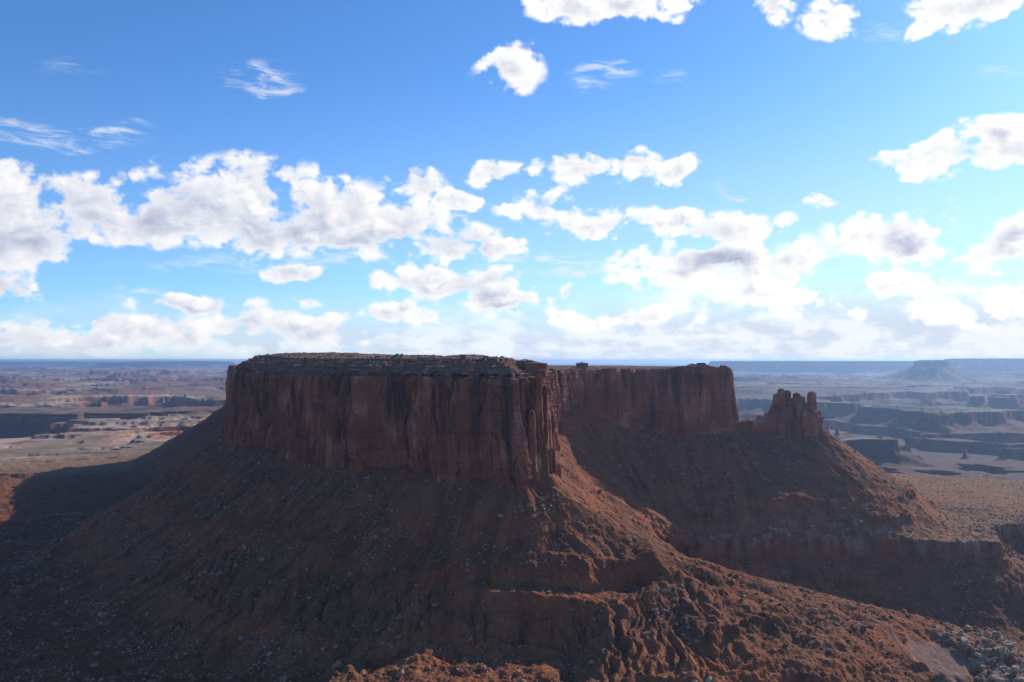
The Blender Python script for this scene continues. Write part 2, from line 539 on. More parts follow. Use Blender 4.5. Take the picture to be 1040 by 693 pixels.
    z = z + calm * out * (2.6 + 2.0 * sstep(50, -150, x)) * (cells(x / 6.5 + 0.5 * perlin(x / 9, y / 9, 95), y / 6.5, 96) - 0.45)
    z = z - calm * 1.6 * ridged(x / 24 + y / 60, y / 24, 97, 3) * sstep(-0.1, .3, fbm(x / 70, y / 70, 98, 2))
    pale = sstep(1.0, 0.2, np.hypot((x - 425) / 70, (y - 715) / 95)) * sstep(-0.25, 0.2, fbm(x / 12, y / 12, 90, 3) + 0.1) * (1 - pad)
    rimpale = sstep(-12, 0, rs) * sstep(60, 0, rs) * wr * sstep(240, 330, x)
    pale = np.maximum(pale, 0.75 * rimpale * sstep(-0.2, 0.3, fbm(x / 16, y / 16, 91, 3)))
    # slabs stand a little out of the ground
    sl_ = cells(x / 13 + 0.4 * perlin(x / 9, y / 9, 92), y / 8, 93)
    z = z + pale * 1.9 * (sl_ - 0.35)
    flat = np.maximum(sstep(-8, 30, rs) * wr, wl * sstep(-6, 20, ls))
    flat = flat * sstep(-245, -262, z)
    fan = fbm(arc / 13, d / 130, 171, 4, .6) * sstep(3, 25, d) * sstep(300, 200, d) * (sd > 0)
    return z, pale, flat, pad, fan


def far_ground(x, y):
    wx = x + 900 * fbm(x / 3800, y / 3800, 101, 3)
    wy = y + 900 * fbm(x / 3800, y / 3800, 104, 3)
    r = np.hypot(x, y)
    f = fbm(wx / 2600, wy / 1700, 111, 7, 0.55)
    f = f + 0.05 * perlin(x / 260, y / 260, 119) + 0.02 * perlin(x / 90, y / 90, 120)
    f = f - 0.16 * sstep(9000, 4000, r) * sstep(-200, 600, x) - 0.05 * sstep(7000, 4000, r)
    e = 0.006 + 0.03 * sstep(5000, 25000, r)
    z = -300 + 14 * fbm(x / 500, y / 500, 113, 4)
    z = z - 14 * sstep(0.05 + e, 0.05 - e, f) - 48 * sstep(-0.02 + e * 0.6, -0.02 - e * 0.6, f) - 45 * sstep(0.0, -0.16, f)
    z = z - 50 * sstep(-0.2 + e, -0.2 - e, f)
    farr = 0.35 + 0.65 * sstep(7000, 16000, r)
    z = z + farr * (24 * sstep(0.20 - e, 0.20 + e, f) + 25 * sstep(0.20, 0.32, f) + 40 * sstep(0.33 - e, 0.33 + e, f))
    fade = sstep(60000, 30000, r)
    z = -330 + (z + 330) * fade
    return z, f


# ------------------------------------------------------------------ ground: one sheet, finer where the view is, out past the horizon
def geo_rows():
    r = [0.0, 60.0]
    while r[-1] < 560:
        r.append(r[-1] + 16)
    while r[-1] < 1000:
        r.append(r[-1] + 1.35)
    while r[-1] < 1700:
        r.append(r[-1] + 2.2)
    while r[-1] < 5200:
        r.append(r[-1] * 1.0040)
    while r[-1] < 20000:
        r.append(r[-1] * 1.0062)
    while r[-1] < 90000:
        r.append(r[-1] * 1.0105)
    return np.array(r[1:])


RR = geo_rows()
A0 = R(36.5)
TH = np.concatenate([np.linspace(-math.pi, -A0, 90)[:-1], np.linspace(-A0, A0, 980), np.linspace(A0, math.pi, 90)[1:-1]])
NR, NA = len(RR), len(TH)
GX = RR[:, None] * np.sin(TH)[None, :]
GY = RR[:, None] * np.cos(TH)[None, :]
GZ = np.zeros_like(GX)
PALE = np.zeros_like(GX)
FLAT = np.zeros_like(GX)
PADM = np.zeros_like(GX)
FARF = np.full_like(GX, 0.1)
i1 = int(np.searchsorted(RR, 3000))
i0 = int(np.searchsorted(RR, 1750))
FAN = np.zeros_like(GX)
zn, pn, fn, pdn, fann = near_ground(GX[:i1], GY[:i1])
GZ[:i1], PALE[:i1], FLAT[:i1], PADM[:i1], FAN[:i1] = zn, pn, fn, pdn, fann
zf_, ff_ = far_ground(GX[i0:], GY[i0:])
# near and far ground meet between 2.1 and 2.9 km; the left plain stays flat a little longer
rr_ = np.hypot(GX[i0:], GY[i0:])
wf = sstep(2100, 2900, rr_)
plainw = sstep(2500, 3300, rr_)
zn_full = np.full_like(zf_, -284.0) + 5 * fbm(GX[i0:] / 200, GY[i0:] / 200, 65, 3)
zn_full[: i1 - i0] = zn[i0:]
wf = np.where(GX[i0:] < -300, plainw, wf)
GZ[i0:] = zn_full * (1 - wf) + zf_ * wf
FARF[i0:] = 0.1 * (1 - wf) + ff_ * wf
FL = FLAT[i0:].copy()
FL[i1 - i0:] = 0.8
FLAT[i0:] = FL * (1 - wf) + 0.0
SINR = GZ / np.hypot(GX, GY)
RUNMAX = np.maximum.accumulate(SINR, axis=0)


def grid_lookup(x, y, A):
    r = np.hypot(x, y)
    t = np.arctan2(x, y)
    fi = np.interp(r, RR, np.arange(NR))
    fj = np.interp(t, TH, np.arange(NA))
    i = np.clip(fi.astype(int), 0, NR - 2)
    j = np.clip(fj.astype(int), 0, NA - 2)
    a, b = fi - i, fj - j
    return (A[i, j] * (1 - a) + A[i + 1, j] * a) * (1 - b) + (A[i, j + 1] * (1 - a) + A[i + 1, j + 1] * a) * b


def ground_z(x, y):
    return grid_lookup(np.asarray(x, float), np.asarray(y, float), GZ)


def link(o, parent=None):
    COL.objects.link(o)
    if parent is not None:
        o.parent = parent
    return o


def np_mesh(name, verts, quads, attrs=None, smooth=True, tris=None):
    me = bpy.data.meshes.new(name)
    verts = np.asarray(verts, np.float32)
    quads = np.asarray(quads, np.int32).reshape(-1, 4) if quads is not None else np.zeros((0, 4), np.int32)
    tris = np.asarray(tris, np.int32).reshape(-1, 3) if tris is not None else np.zeros((0, 3), np.int32)
    me.vertices.add(len(verts))
    me.vertices.foreach_set('co', verts.ravel())
    loops = np.concatenate([quads.ravel(), tris.ravel()])
    me.loops.add(len(loops))
    me.loops.foreach_set('vertex_index', loops)
    npol = len(quads) + len(tris)
    me.polygons.add(npol)
    tot = np.concatenate([np.full(len(quads), 4, np.int32), np.full(len(tris), 3, np.int32)])
    st = np.concatenate([[0], np.cumsum(tot)[:-1]]).astype(np.int32)
    me.polygons.foreach_set('loop_start', st)
    me.polygons.foreach_set('loop_total', tot)
    me.polygons.foreach_set('use_smooth', np.full(npol, smooth, bool))
    for k_, v_ in (attrs or {}).items():
        a = me.attributes.new(k_, 'FLOAT', 'POINT')
        a.data.foreach_set('value', np.asarray(v_, np.float32).ravel())
    me.update(calc_edges=True)
    return me


def grid_quads(nr, nc, wrap=False, flip=False):
    i = np.arange(nr - 1)[:, None]
    j = np.arange(nc if wrap else nc - 1)[None, :]
    j2 = (j + 1) % nc
    a, b, c, d = i * nc + j, i * nc + j2, (i + 1) * nc + j2, (i + 1) * nc + j
    q = np.stack([a, b, c, d], -1).reshape(-1, 4)
    return q[:, ::-1] if flip else q


def mat(name):
    m = bpy.data.materials.new(name)
    m.use_nodes = True
    t = NT(m.node_tree)
    bs = m.node_tree.nodes['Principled BSDF']
    bs.inputs['Roughness'].default_value = 0.95
    bs.inputs['Specular IOR Level'].default_value = 0.08
    return m, t, bs


def geo(t):
    g = t.new('ShaderNodeNewGeometry')
    return g.outputs['Position'], g.outputs['Normal']


def attr(t, name):
    a = t.new('ShaderNodeAttribute', attribute_name=name)
    return a.outputs['Fac']


def bump(t, bs, h, dist, strength=1.0):
    b = t.new('ShaderNodeBump')
    b.inputs['Distance'].default_value = dist
    b.inputs['Strength'].default_value = strength
    t.put(b.inputs['Height'], h)
    t.l.new(b.outputs[0], bs.inputs['Normal'])


def ground_material():
    m, t, bs = mat('red_desert_ground')
    P, N = geo(t)
    x, y, z = t.sep(P)
    nz = t.sep(N)[2]
    big = t.noise(P, 0.009, 4, 0.55)
    mid = t.noise(P, 0.06, 5, 0.6)
    fine = t.noise(P, 0.45, 5, 0.65)
    # strata of the slopes
    zz = t.m('MULTIPLY_ADD', t.m('SUBTRACT', mid, 0.5), 22.0, z)
    st = t.m('DIVIDE', t.m('ADD', zz, 340.0), 220.0, clamp=True)
    strata = t.ramp(st, [(0.0, (.17, .075, .047)), (.18, (.24, .10, .06)), (.30, (.18, .08, .052)), (.38, (.30, .125, .072)), (.47, (.22, .10, .068)),
                         (.55, (.29, .115, .065)), (.66, (.19, .082, .055)), (.75, (.27, .105, .062)), (.86, (.17, .085, .062)), (1.0, (.22, .092, .06))])
    col = t.mix(t.ss(big, 0.40, 0.66), strata, (.17, .095, .066))
    col = t.mix(t.m('MULTIPLY', t.ss(mid, 0.50, 0.68), 0.6), col, (.29, .16, .105))
    col = t.mix(t.m('MULTIPLY', t.ss(mid, 0.46, 0.32), 0.55), col, (.075, .047, .037))
    fan = t.m('MULTIPLY_ADD', t.m('SUBTRACT', fine, .5), 0.35, attr(t, 'fan'))
    col = t.mix(t.m('MULTIPLY', t.ss(fan, 0.06, 0.34), 0.5), col, (.26, .155, .105))
    col = t.mix(t.m('MULTIPLY', t.ss(fan, -0.06, -0.32), 0.6), col, (.10, .058, .045))
    # stones
    vs_ = t.voro(P, 0.42, 'Color')
    vd = t.voro(P, 0.42, 'Distance')
    rs = t.sep(vs_)[0]
    stone = t.m('MULTIPLY', t.ss(rs, 0.64, 0.70), t.ss(vd, 0.50, 0.34))
    col = t.mix(t.m('MULTIPLY', stone, 0.75), col, t.mix(t.sep(vs_)[1], (.12, .07, .05), (.30, .20, .14)))
    vb = t.voro(P, 0.11, 'Color')
    vbd = t.voro(P, 0.11, 'Distance')
    stone2 = t.m('MULTIPLY', t.ss(t.sep(vb)[0], 0.80, 0.86), t.ss(vbd, 0.36, 0.22))
    col = t.mix(t.m('MULTIPLY', stone2, 0.65), col, (.23, .15, .11))
    # thin desert scrub: spots on gentle ground
    gentle = t.ss(nz, 0.80, 0.97)
    sv = t.voro(P, 0.30, 'Distance')
    sc = t.m('MULTIPLY', t.ss(sv, 0.42, 0.20), t.m('MULTIPLY', gentle, t.ss(mid, 0.42, 0.6)))
    col = t.mix(t.m('MULTIPLY', sc, 0.7), col, (.055, .052, .034))
    fl = attr(t, 'flat')
    flatcol = t.ramp(t.m('MULTIPLY_ADD', t.m('SUBTRACT', fine, 0.5), 0.7, mid), [(.3, (.10, .085, .055)), (.45, (.17, .125, .08)), (.55, (.21, .135, .085)), (.68, (.28, .21, .145))])
    flatcol = t.mix(t.ss(big, 0.40, 0.60), flatcol, t.mix(mid, (.16, .085, .056), (.30, .17, .115)))
    flatcol = t.mix(t.m('MULTIPLY', t.ss(sv, 0.46, 0.24), t.ss(mid, .36, .52)), flatcol, (.06, .056, .036))
    col = t.mix(t.m('MULTIPLY', fl, t.ss(nz, 0.72, 0.93)), col, flatcol)
    # pale sandstone slabs
    pl = attr(t, 'pale')
    plc = t.mix(fine, (.24, .20, .17), (.44, .38, .33))
    col = t.mix(t.m('MULTIPLY', pl, t.ss(t.m('MULTIPLY_ADD', t.m('SUBTRACT', fine, .5), 1.2, mid), 0.36, 0.52)), col, plc)
    # trodden clearing
    pc = t.ramp(mid, [(.35, (.19, .15, .16)), (.5, (.27, .215, .225)), (.7, (.22, .14, .125))])
    col = t.mix(attr(t, 'pad'), col, pc)
    # far canyon country: colour by level, with scrub flats, pale rims, painted cloud shade and haze
    ff = attr(t, 'level')
    r = t.v('LENGTH', P)
    fw = t.ss(r, 2000.0, 3000.0)
    fbig = t.noise(P, 0.00042, 6, 0.62)
    fmid = t.noise(t.v('MULTIPLY', P, (1, 1, 6)), 0.0024, 6, 0.66)
    lv = t.m('MULTIPLY_ADD', t.m('SUBTRACT', fmid, 0.5), 0.10, ff)
    fcol = t.ramp(t.m('MULTIPLY_ADD', lv, 1.0, 0.5, clamp=True), [(.22, (.13, .085, .06)), (.34, (.17, .09, .06)), (.42, (.20, .105, .07)), (.49, (.23, .115, .075)), (.535, (.40, .34, .26)), (.565, (.26, .21, .14)), (.63, (.155, .135, .085)), (.70, (.24, .12, .078)), (.8, (.15, .10, .075))])
    fcol = t.mix(t.m('MULTIPLY', t.ss(fbig, 0.50, 0.62), 0.65), fcol, (.085, .078, .055))  # broad dark blotches: darker vegetation, painted in place of cloud shadows
    fcol = t.mix(t.m('MULTIPLY', t.ss(fmid, 0.58, 0.70), 0.7), fcol, (.36, .29, .22))
    fcol = t.mix(t.m('MULTIPLY', t.ss(fmid, 0.42, 0.30), 0.6), fcol, (.12, .07, .05))
    fcol = t.mix(t.m('MULTIPLY', t.ss(nz, 0.96, 0.85), 0.85), fcol, t.mix(fmid, (.17, .075, .05), (.27, .12, .075)))
    fcol = t.mix(1.0, fcol, t.mix(t.ss(t.m('MULTIPLY_ADD', t.m('SUBTRACT', fbig, .5), 9000.0, x), -1800.0, 900.0), (1.30, 1.10, 1.04), (.64, .62, .70)), 'MULTIPLY')  # ground brighter at left; right painted darker and bluer, imitating haze
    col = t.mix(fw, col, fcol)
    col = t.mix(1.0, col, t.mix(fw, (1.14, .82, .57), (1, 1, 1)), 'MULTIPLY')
    t.put(bs.inputs['Base Color'], col)
    h = t.m('ADD', t.m('MULTIPLY', fine, 1.0), t.m('ADD', t.m('MULTIPLY', stone, 0.35), t.m('MULTIPLY', stone2, 1.0)))
    bump(t, bs, h, 1.3, 0.9)
    return m


GROUND_MAT = ground_material()
gv = np.stack([GX, GY, GZ], -1).reshape(-1, 3)
gv = np.concatenate([gv, [[0, 0, float(GZ[0].mean())]]])
quads = grid_quads(NR, NA, wrap=True, flip=False)
ctr = len(gv) - 1
tri = np.stack([np.full(NA, ctr), (np.arange(NA) + 1) % NA, np.arange(NA)], -1)
ap = lambda A, v: np.append(A.ravel(), v)
me = np_mesh('ground', gv, quads[:, ::-1], {'pale': ap(PALE, 0), 'flat': ap(FLAT, 0), 'pad': ap(PADM, 0), 'fan': ap(FAN, 0), 'level': ap(FARF, 0.1)}, True, tri)
me.materials.append(GROUND_MAT)
ground = link(bpy.data.objects.new('ground', me))
ground['kind'] = 'structure'
ground['label'] = 'red and brown desert ground with talus, benches and canyons'


def mean_up(me_):
    n = np.zeros(len(me_.polygons) * 3, np.float32)
    me_.polygons.foreach_get('normal', n)
    return n.reshape(-1, 3)[:, 2].mean()


if mean_up(me) < 0:
    me.flip_normals()


# ------------------------------------------------------------------ rock materials
def cliff_material(name, red=(.39, .135, .068), dark=(.08, .043, .034), pale=(.44, .25, .16), ztop=-12.0, zbot=-135.0):
    m, t, bs = mat(name)
    P, N = geo(t)
    x, y, z = t.sep(P)
    streak = t.noise(t.v('MULTIPLY', P, (1, 1, 0.13)), 0.062, 6, 0.62)
    streak2 = t.noise(t.v('MULTIPLY', P, (1, 1, 0.10)), 0.6, 4, 0.6)
    bed = t.noise(t.v('MULTIPLY', P, (0.03, 0.03, 1)), 0.42, 5, 0.62)
    blot = t.noise(P, 0.022, 4, 0.55)
    col = t.mix(t.ss(blot, 0.38, 0.64), red, tuple(c * .66 for c in red))
    col = t.mix(t.m('MULTIPLY', t.ss(bed, 0.55, 0.70), 0.35), col, pale)
    hgt = t.m('DIVIDE', t.m('SUBTRACT', z, zbot), ztop - zbot, clamp=True)
    varn = t.ss(t.m('MULTIPLY_ADD', t.m('SUBTRACT', hgt, 0.55), 0.08, t.m('MULTIPLY_ADD', streak2, 0.26, t.m('MULTIPLY', streak, 0.85))), 0.53, 0.66)
    col = t.mix(t.m('MULTIPLY', varn, 0.80), col, dark)
    fresh = t.ss(t.m('MULTIPLY_ADD', blot, 0.5, t.m('MULTIPLY', streak, 0.55)), 0.47, 0.40)
    col = t.mix(t.m('MULTIPLY', fresh, 0.72), col, pale)
    fine = t.noise(P, 0.9, 5, 0.65)
    col = t.mix(t.m('MULTIPLY', t.ss(fine, 0.5, 0.75), 0.3), col, dark)
    t.put(bs.inputs['Base Color'], col)
    bump(t, bs, t.m('ADD', t.m('MULTIPLY', streak2, 1.2), t.m('ADD', fine, bed)), 0.9, 0.8)
    return m


def cap_material():
    m, t, bs = mat('ledgy_caprock')
    P, N = geo(t)
    nz = t.sep(N)[2]
    bed = t.noise(t.v('MULTIPLY', P, (0.05, 0.05, 1)), 0.55, 4, 0.6)
    mid = t.noise(P, 0.07, 5, 0.62)
    fine = t.noise(P, 0.5, 5, 0.65)
    rock = t.ramp(bed, [(.32, (.12, .062, .044)), (.47, (.26, .115, .07)), (.56, (.17, .085, .056)), (.66, (.40, .26, .175))])
    soil = t.mix(t.ss(mid, .4, .65), (.28, .16, .10), (.18, .115, .075))
    sv = t.voro(P, 0.33, 'Distance')
    soil = t.mix(t.m('MULTIPLY', t.ss(sv, 0.5, 0.25), t.ss(mid, .36, .52)), soil, (.052, .05, .034))
    soil = t.mix(t.m('MULTIPLY', t.ss(fine, .58, .7), .5), soil, (.33, .25, .19))
    t.put(bs.inputs['Base Color'], t.mix(t.ss(nz, 0.72, 0.93), rock, soil))
    bump(t, bs, t.m('ADD', fine, bed), 0.8, 0.8)
    return m


CLIFF_MAT = cliff_material('red_varnished_sandstone')
CAP_MAT = cap_material()


# ------------------------------------------------------------------ the butte: cliff wall and ledgy cap
def resample(P, spacing):
    """closed outline to arc positions with a spacing that depends on the place"""
    P = np.asarray(P, float)
    Q = np.vstack([P, P[:1]])
    seg = np.hypot(*np.diff(Q, axis=0).T)
    S = np.concatenate([[0], np.cumsum(seg)])
    s = [0.0]
    while s[-1] < S[-1]:
        px = np.interp(s[-1], S, Q[:, 0])
        py = np.interp(s[-1], S, Q[:, 1])
        s.append(s[-1] + spacing(px, py))
    s = np.array(s[:-1])
    return s, np.interp(s, S, Q[:, 0]), np.interp(s, S, Q[:, 1]), S[-1]


def normals_of(x, y, kk):
    """outward normals of a counter-clockwise outline, smoothed over kk neighbours"""
    tx = np.roll(x, -kk) - np.roll(x, kk)
    ty = np.roll(y, -kk) - np.roll(y, kk)
    l = np.hypot(tx, ty)
    return ty / l, -tx / l


def rim_z(x, y, arc):
    zf = -14.0 - 5.0 * sstep(1300, 1150, y) + 2.2 * perlin(arc / 34, arc * 0, 131) + 0.9 * perlin(arc / 8, arc * 0, 132)
    back = sstep(1180, 1330, y)
    return zf + back * (-2.5 + 5.5 * (cells(arc / 15, arc * 0, 135) - .5)) + 9.0 * np.exp(-((x - 345) ** 2 + (y - 1440) ** 2) / (2 * 34 ** 2)) * (x > 200)


def cliff_disp(arc, z, rear):
    """outward relief of the wall at arc position and height"""
    wv = arc + 3.0 * perlin(arc / 30, z / 60, 141) + 0.10 * z
    d = 13.0 * perlin(wv / 58, z / 420, 142)
    d += 8.0 * (np.abs(perlin(wv / 29, z / 200, 143)) ** 0.75 - 0.35) * 2
    d += 3.0 * (np.abs(perlin(wv / 11.5, z / 110, 144)) ** 0.7 - 0.35) * 2
    c1 = cells(wv / 13 + 0.3 * perlin(z / 20, arc / 20, 150), z / 62, 145)
    c2 = cells(wv / 5.5, z / 26 + 0.4 * perlin(arc / 7, z / 40, 151), 146)
    c3 = cells(wv / 2.8, z / 9.0, 147)
    d += 5.2 * (c1 - 0.5) + 2.3 * (c2 - 0.5) + 0.8 * (c3 - 0.5)
    d += 0.9 * perlin(arc / 90, z / 3.1, 148) + 0.5 * perlin(arc / 4, z / 2.2, 149)
    # alcove roofs and undercuts
    und = sstep(0.12, 0.32, perlin(arc / 45, z / 70 + 7.7, 152))
    d -= 4.5 * und * sstep(-20, -50, z)
    return d * (1 - 0.35 * rear)


def in_view_front(x, y):
    back = (y > 1480) | (x < -490) | ((y > 1330) & (x < 40))
    if back:
        return 9.0
    if y > 1300 and x > 80:
        return 1.3
    if x > 40 and y > 930:
        return 2.2
    return 0.85


arc, ox, oy, OL = resample(MESA, in_view_front)
nx, ny = normals_of(ox, oy, 9)
zr = rim_z(ox, oy, arc)
rear = sstep(1180, 1330, oy)
NZ = 118
T = np.linspace(0, 1, NZ)
ZB = -172.0
zz = ZB + (zr[None, :] - ZB) * T[:, None]
AR = np.broadcast_to(arc[None, :], zz.shape)
bat = 0.035 + 0.02 * perlin(arc / 80, arc * 0, 155) + 0.075 * rear
setb = bat[None, :] * (zz + 130.0) + 2.0 * sstep(-118, -160, zz) * 0
dsp = cliff_disp(AR, zz, rear[None, :])
# the wall keeps closer to its outline at the two corners that cut the sky
corner = np.exp(-((ox + 470) ** 2 + (oy - 1330) ** 2) / (2 * 26 ** 2)) + np.exp(-((ox - 388) ** 2 + (oy - 1436) ** 2) / (2 * 22 ** 2))
dsp = dsp * (1 - 0.55 * np.clip(corner, 0, 1))[None, :]
# the nose: rubble buttress standing forward at the foot
nose = np.exp(-((ox - 26) ** 2 + (oy - 908) ** 2) / (2 * 20 ** 2))
dsp = dsp + nose[None, :] * (6 * sstep(-70, -128, zz) - 2 * sstep(-60, -20, zz)) * (0.7 + 0.6 * cells(AR / 6, zz / 17, 157))
dsp = dsp + nose[None, :] * (8.5 * (cells(AR / 7.5, zz / 34, 158) - 0.5) + 4 * (cells(AR / 3.6, zz / 15, 159) - 0.5))
off = dsp - setb
# the last rows round over the rim
off = off - 2.5 * sstep(0.965, 1.0, T)[:, None]
VX = ox[None, :] + nx[None, :] * off
VY = oy[None, :] + ny[None, :] * off
rowsx, rowsy, rowsz = [VX], [VY], [zz]
lx, ly = VX[-1], VY[-1]
for inn, up in ((4.0, 0.3), (9.0, 0.4), (16.0, -1.5)):
    rowsx.append((lx - nx * inn)[None, :])
    rowsy.append((ly - ny * inn)[None, :])
    rowsz.append((zr + up)[None, :])
VX, VY, VZ = np.vstack(rowsx), np.vstack(rowsy), np.vstack(rowsz)
butte = bpy.data.objects.new('butte', None)
butte.location = (-100, 1000, -285)
link(butte)
butte['label'] = 'huge flat-topped red sandstone butte with sheer shaded cliffs standing in the middle'
butte['category'] = 'butte'


def part(name, me_, mt, parent, smooth=True):
    me_.materials.append(mt)
    o = bpy.data.objects.new(name, me_)
    link(o, parent)
    if parent is not None:
        o.location = -Vector(parent.location) if parent.parent is None else Vector((0, 0, 0))
    return o


def face_dir(me_, inside):
    """normals outward from a point inside"""
    n = np.zeros(len(me_.polygons) * 3, np.float32)
    c = np.zeros(len(me_.polygons) * 3, np.float32)
    me_.polygons.foreach_get('normal', n)
    me_.polygons.foreach_get('center', c)
    d = (n.reshape(-1, 3) * (c.reshape(-1, 3) - np.array(inside))).sum(1)
    if d.mean() < 0:
        me_.flip_normals()


me = np_mesh('cliff_wall', np.stack([VX, VY, VZ], -1).reshape(-1, 3), grid_quads(VX.shape[0], VX.shape[1], wrap=True), None, False)
face_dir(me, (-150, 1300, -100))
cliff_wall = part('cliff_wall', me, CLIFF_MAT, butte)

# cap: stepped ledges inside the rim, with a scrubby top
RIMLINE = np.stack([lx, ly], -1)[::6]
gx = np.arange(-660, 412, 2.1)
gy = np.arange(872, 2080, 2.1)
CX, CY = np.meshgrid(gx, gy)
csd, carc_ = dist_poly(CX.ravel(), CY.ravel(), RIMLINE)
csd = csd.reshape(CX.shape)
carc_ = carc_.reshape(CX.shape)


def cap_height(x, y, di):
    jig = 11 * fbm(x / 26, y / 26, 161, 5, 0.62) + 4.5 * (cells(x / 7, y / 7, 165) - 0.5)
    q = di + jig
    lead = sstep(1130, 1300, y) * sstep(-260, -120, x)                        # the rear arm has hardly any cap
    k1 = 1.27 - 0.99 * lead
    z = -14.6 - 2.6 * lead - 5.0 * sstep(1300, 1150, y) + 3.4 * k1 * sstep(3.0, 4.6, q) + 2.6 * k1 * sstep(9, 10.5, q) + 3.2 * k1 * sstep(15, 16.6, q)
    z += 2.8 * k1 * sstep(24, 25.6, q + 3 * fbm(x / 30, y / 30, 167, 2)) + 3.2 * k1 * sstep(34, 36, q) + 0.06 * k1 * np.clip(q - 4, 0, 45)
    z += 2.8 * k1 * sstep(50, 80, di) * (0.4 + 0.6 * sstep(-0.2, 0.3, fbm(x / 60, y / 60, 168, 2)))
    z += (0.9 * fbm(x / 7, y / 7, 163, 3) + 0.9 * (cells(x / 4, y / 4, 164) - 0.5)) * sstep(2, 6, di)
    return z


ch = cap_height(CX, CY, -csd)
zedge = rim_z(CX, CY, carc_) * 0
ins = csd < -3.0
idx = -np.ones(CX.shape, np.int64)
cellok = ins[:-1, :-1] & ins[1:, :-1] & ins[:-1, 1:] & ins[1:, 1:]
used = np.zeros(CX.shape, bool)
used[:-1, :-1] |= cellok
used[1:, :-1] |= cellok
used[:-1, 1:] |= cellok
used[1:, 1:] |= cellok
idx[used] = np.arange(used.sum())
q = np.stack([idx[:-1, :-1], idx[:-1, 1:], idx[1:, 1:], idx[1:, :-1]], -1)[cellok]
me = np_mesh('caprock', np.stack([CX[used], CY[used], ch[used]], -1), q, None, False)
if mean_up(me) < 0:
    me.flip_normals()
caprock = part('caprock', me, CAP_MAT, butte)


def cap_z(x, y):
    fi = np.clip((y - gy[0]) / 2.1, 0, len(gy) - 2)
    fj = np.clip((x - gx[0]) / 2.1, 0, len(gx) - 2)
    i, j = fi.astype(int), fj.astype(int)
    a, b = fi - i, fj - j
    return (ch[i, j] * (1 - b) + ch[i, j + 1] * b) * (1 - a) + (ch[i + 1, j] * (1 - b) + ch[i + 1, j + 1] * b) * a


# ------------------------------------------------------------------ rock columns, pinnacles
def rock_column(cx, cy, rx, ry, z0, z1, seed, taper=0.75, step=1.1, lean=(0, 0), blocky=1.0, segs=40, flat_top=0.25):
    n = max(8, int((z1 - z0) / step))
    t = np.linspace(0, 1, n)
    a = np.linspace(0, 2 * np.pi, segs, endpoint=False)
    z = z0 + (z1 - z0) * t
    prof = (1 - (1 - taper) * t ** 1.3) * np.where(t > 1 - flat_top * 0.2, np.sqrt(np.clip(1 - ((t - (1 - flat_top * 0.2)) / (flat_top * 0.2)) ** 2 * 0.8, 0.05, 1)), 1)
    prof = prof * (1 + 0.09 * perlin(z / 9, z * 0 + seed, seed) + 0.05 * (rnd(np.floor(z / 4.0 + seed), z * 0, seed) - 0.5))
    A, Z = np.meshgrid(a, z)
    ca, sa = np.cos(A), np.sin(A)
    # squarish plan
    sq = 1.0 / np.maximum(np.abs(ca), np.abs(sa)) ** 0.8
    rad = prof[:, None] * sq
    per = A / (2 * np.pi) * 12
    rel = 0.16 * perlin(ca * 1.7 + seed, sa * 1.7 + Z / 22, seed + 1) + 0.30 * (cells(per + seed * 3, Z / 26, seed + 2) - 0.5) + 0.05 * perlin(per * 2, Z / 2.5, seed + 3)
    rad = rad * (1 + blocky * rel)
    X = cx + lean[0] * t[:, None] + rx * rad * ca
    Y = cy + lean[1] * t[:, None] + ry * rad * sa
    v = np.stack([X, Y, Z], -1).reshape(-1, 3)
    v = np.concatenate([v, [[cx + lean[0], cy + lean[1], z1 + 0.12 * rx]]])
    q_ = grid_quads(n, segs, wrap=True)
    top = np.stack([np.full(segs, len(v) - 1), (n - 1) * segs + np.arange(segs), (n - 1) * segs + (np.arange(segs) + 1) % segs], -1)
    return v, q_, top


def column_mesh(name, specs):
    vs_, qs, ts, o = [], [], [], 0
    for s in specs:
        v, q_, t_ = rock_column(*s[0], **s[1])
        vs_.append(v)
        qs.append(q_ + o)
        ts.append(t_ + o)
        o += len(v)
    me_ = np_mesh(name, np.concatenate(vs_), np.concatenate(qs), None, False, np.concatenate(ts))
    return me_


def zpix(py, Y):
    return (366.0 - py) / F * Y


def xpix(px, Y):
    return (px - 520.0) / F * Y


# pillars leaning against the nose of the butte
for i, (px, Y, rx, ry, ptop, pbot, tp) in enumerate([
        (547, 910, 5.5, 7, 380, 455, .6), (553, 925, 5.5, 7, 392, 458, .5), (540, 893, 6, 6, 416, 470, .45), (557, 938, 5, 7, 424, 462, .5),
        (553, 908, 6, 7, 452, 492, .5), (560.5, 920, 6, 7, 455, 495, .5), (567, 926, 5, 6, 470, 498, .45), (546, 898, 6, 6, 461, 494, .45), (530, 884, 5, 5, 440, 494, .4), (564, 915, 4, 4, 480, 500, .5)]):
    me = column_mesh('pillar', [((xpix(px, Y), Y, rx, ry, zpix(pbot, Y) - 14, zpix(ptop, Y), 300 + i), dict(taper=tp, segs=36))])
    face_dir(me, (xpix(px, Y), Y, zpix((ptop + pbot) / 2, Y)))
    part('pillar', me, CLIFF_MAT, cliff_wall)
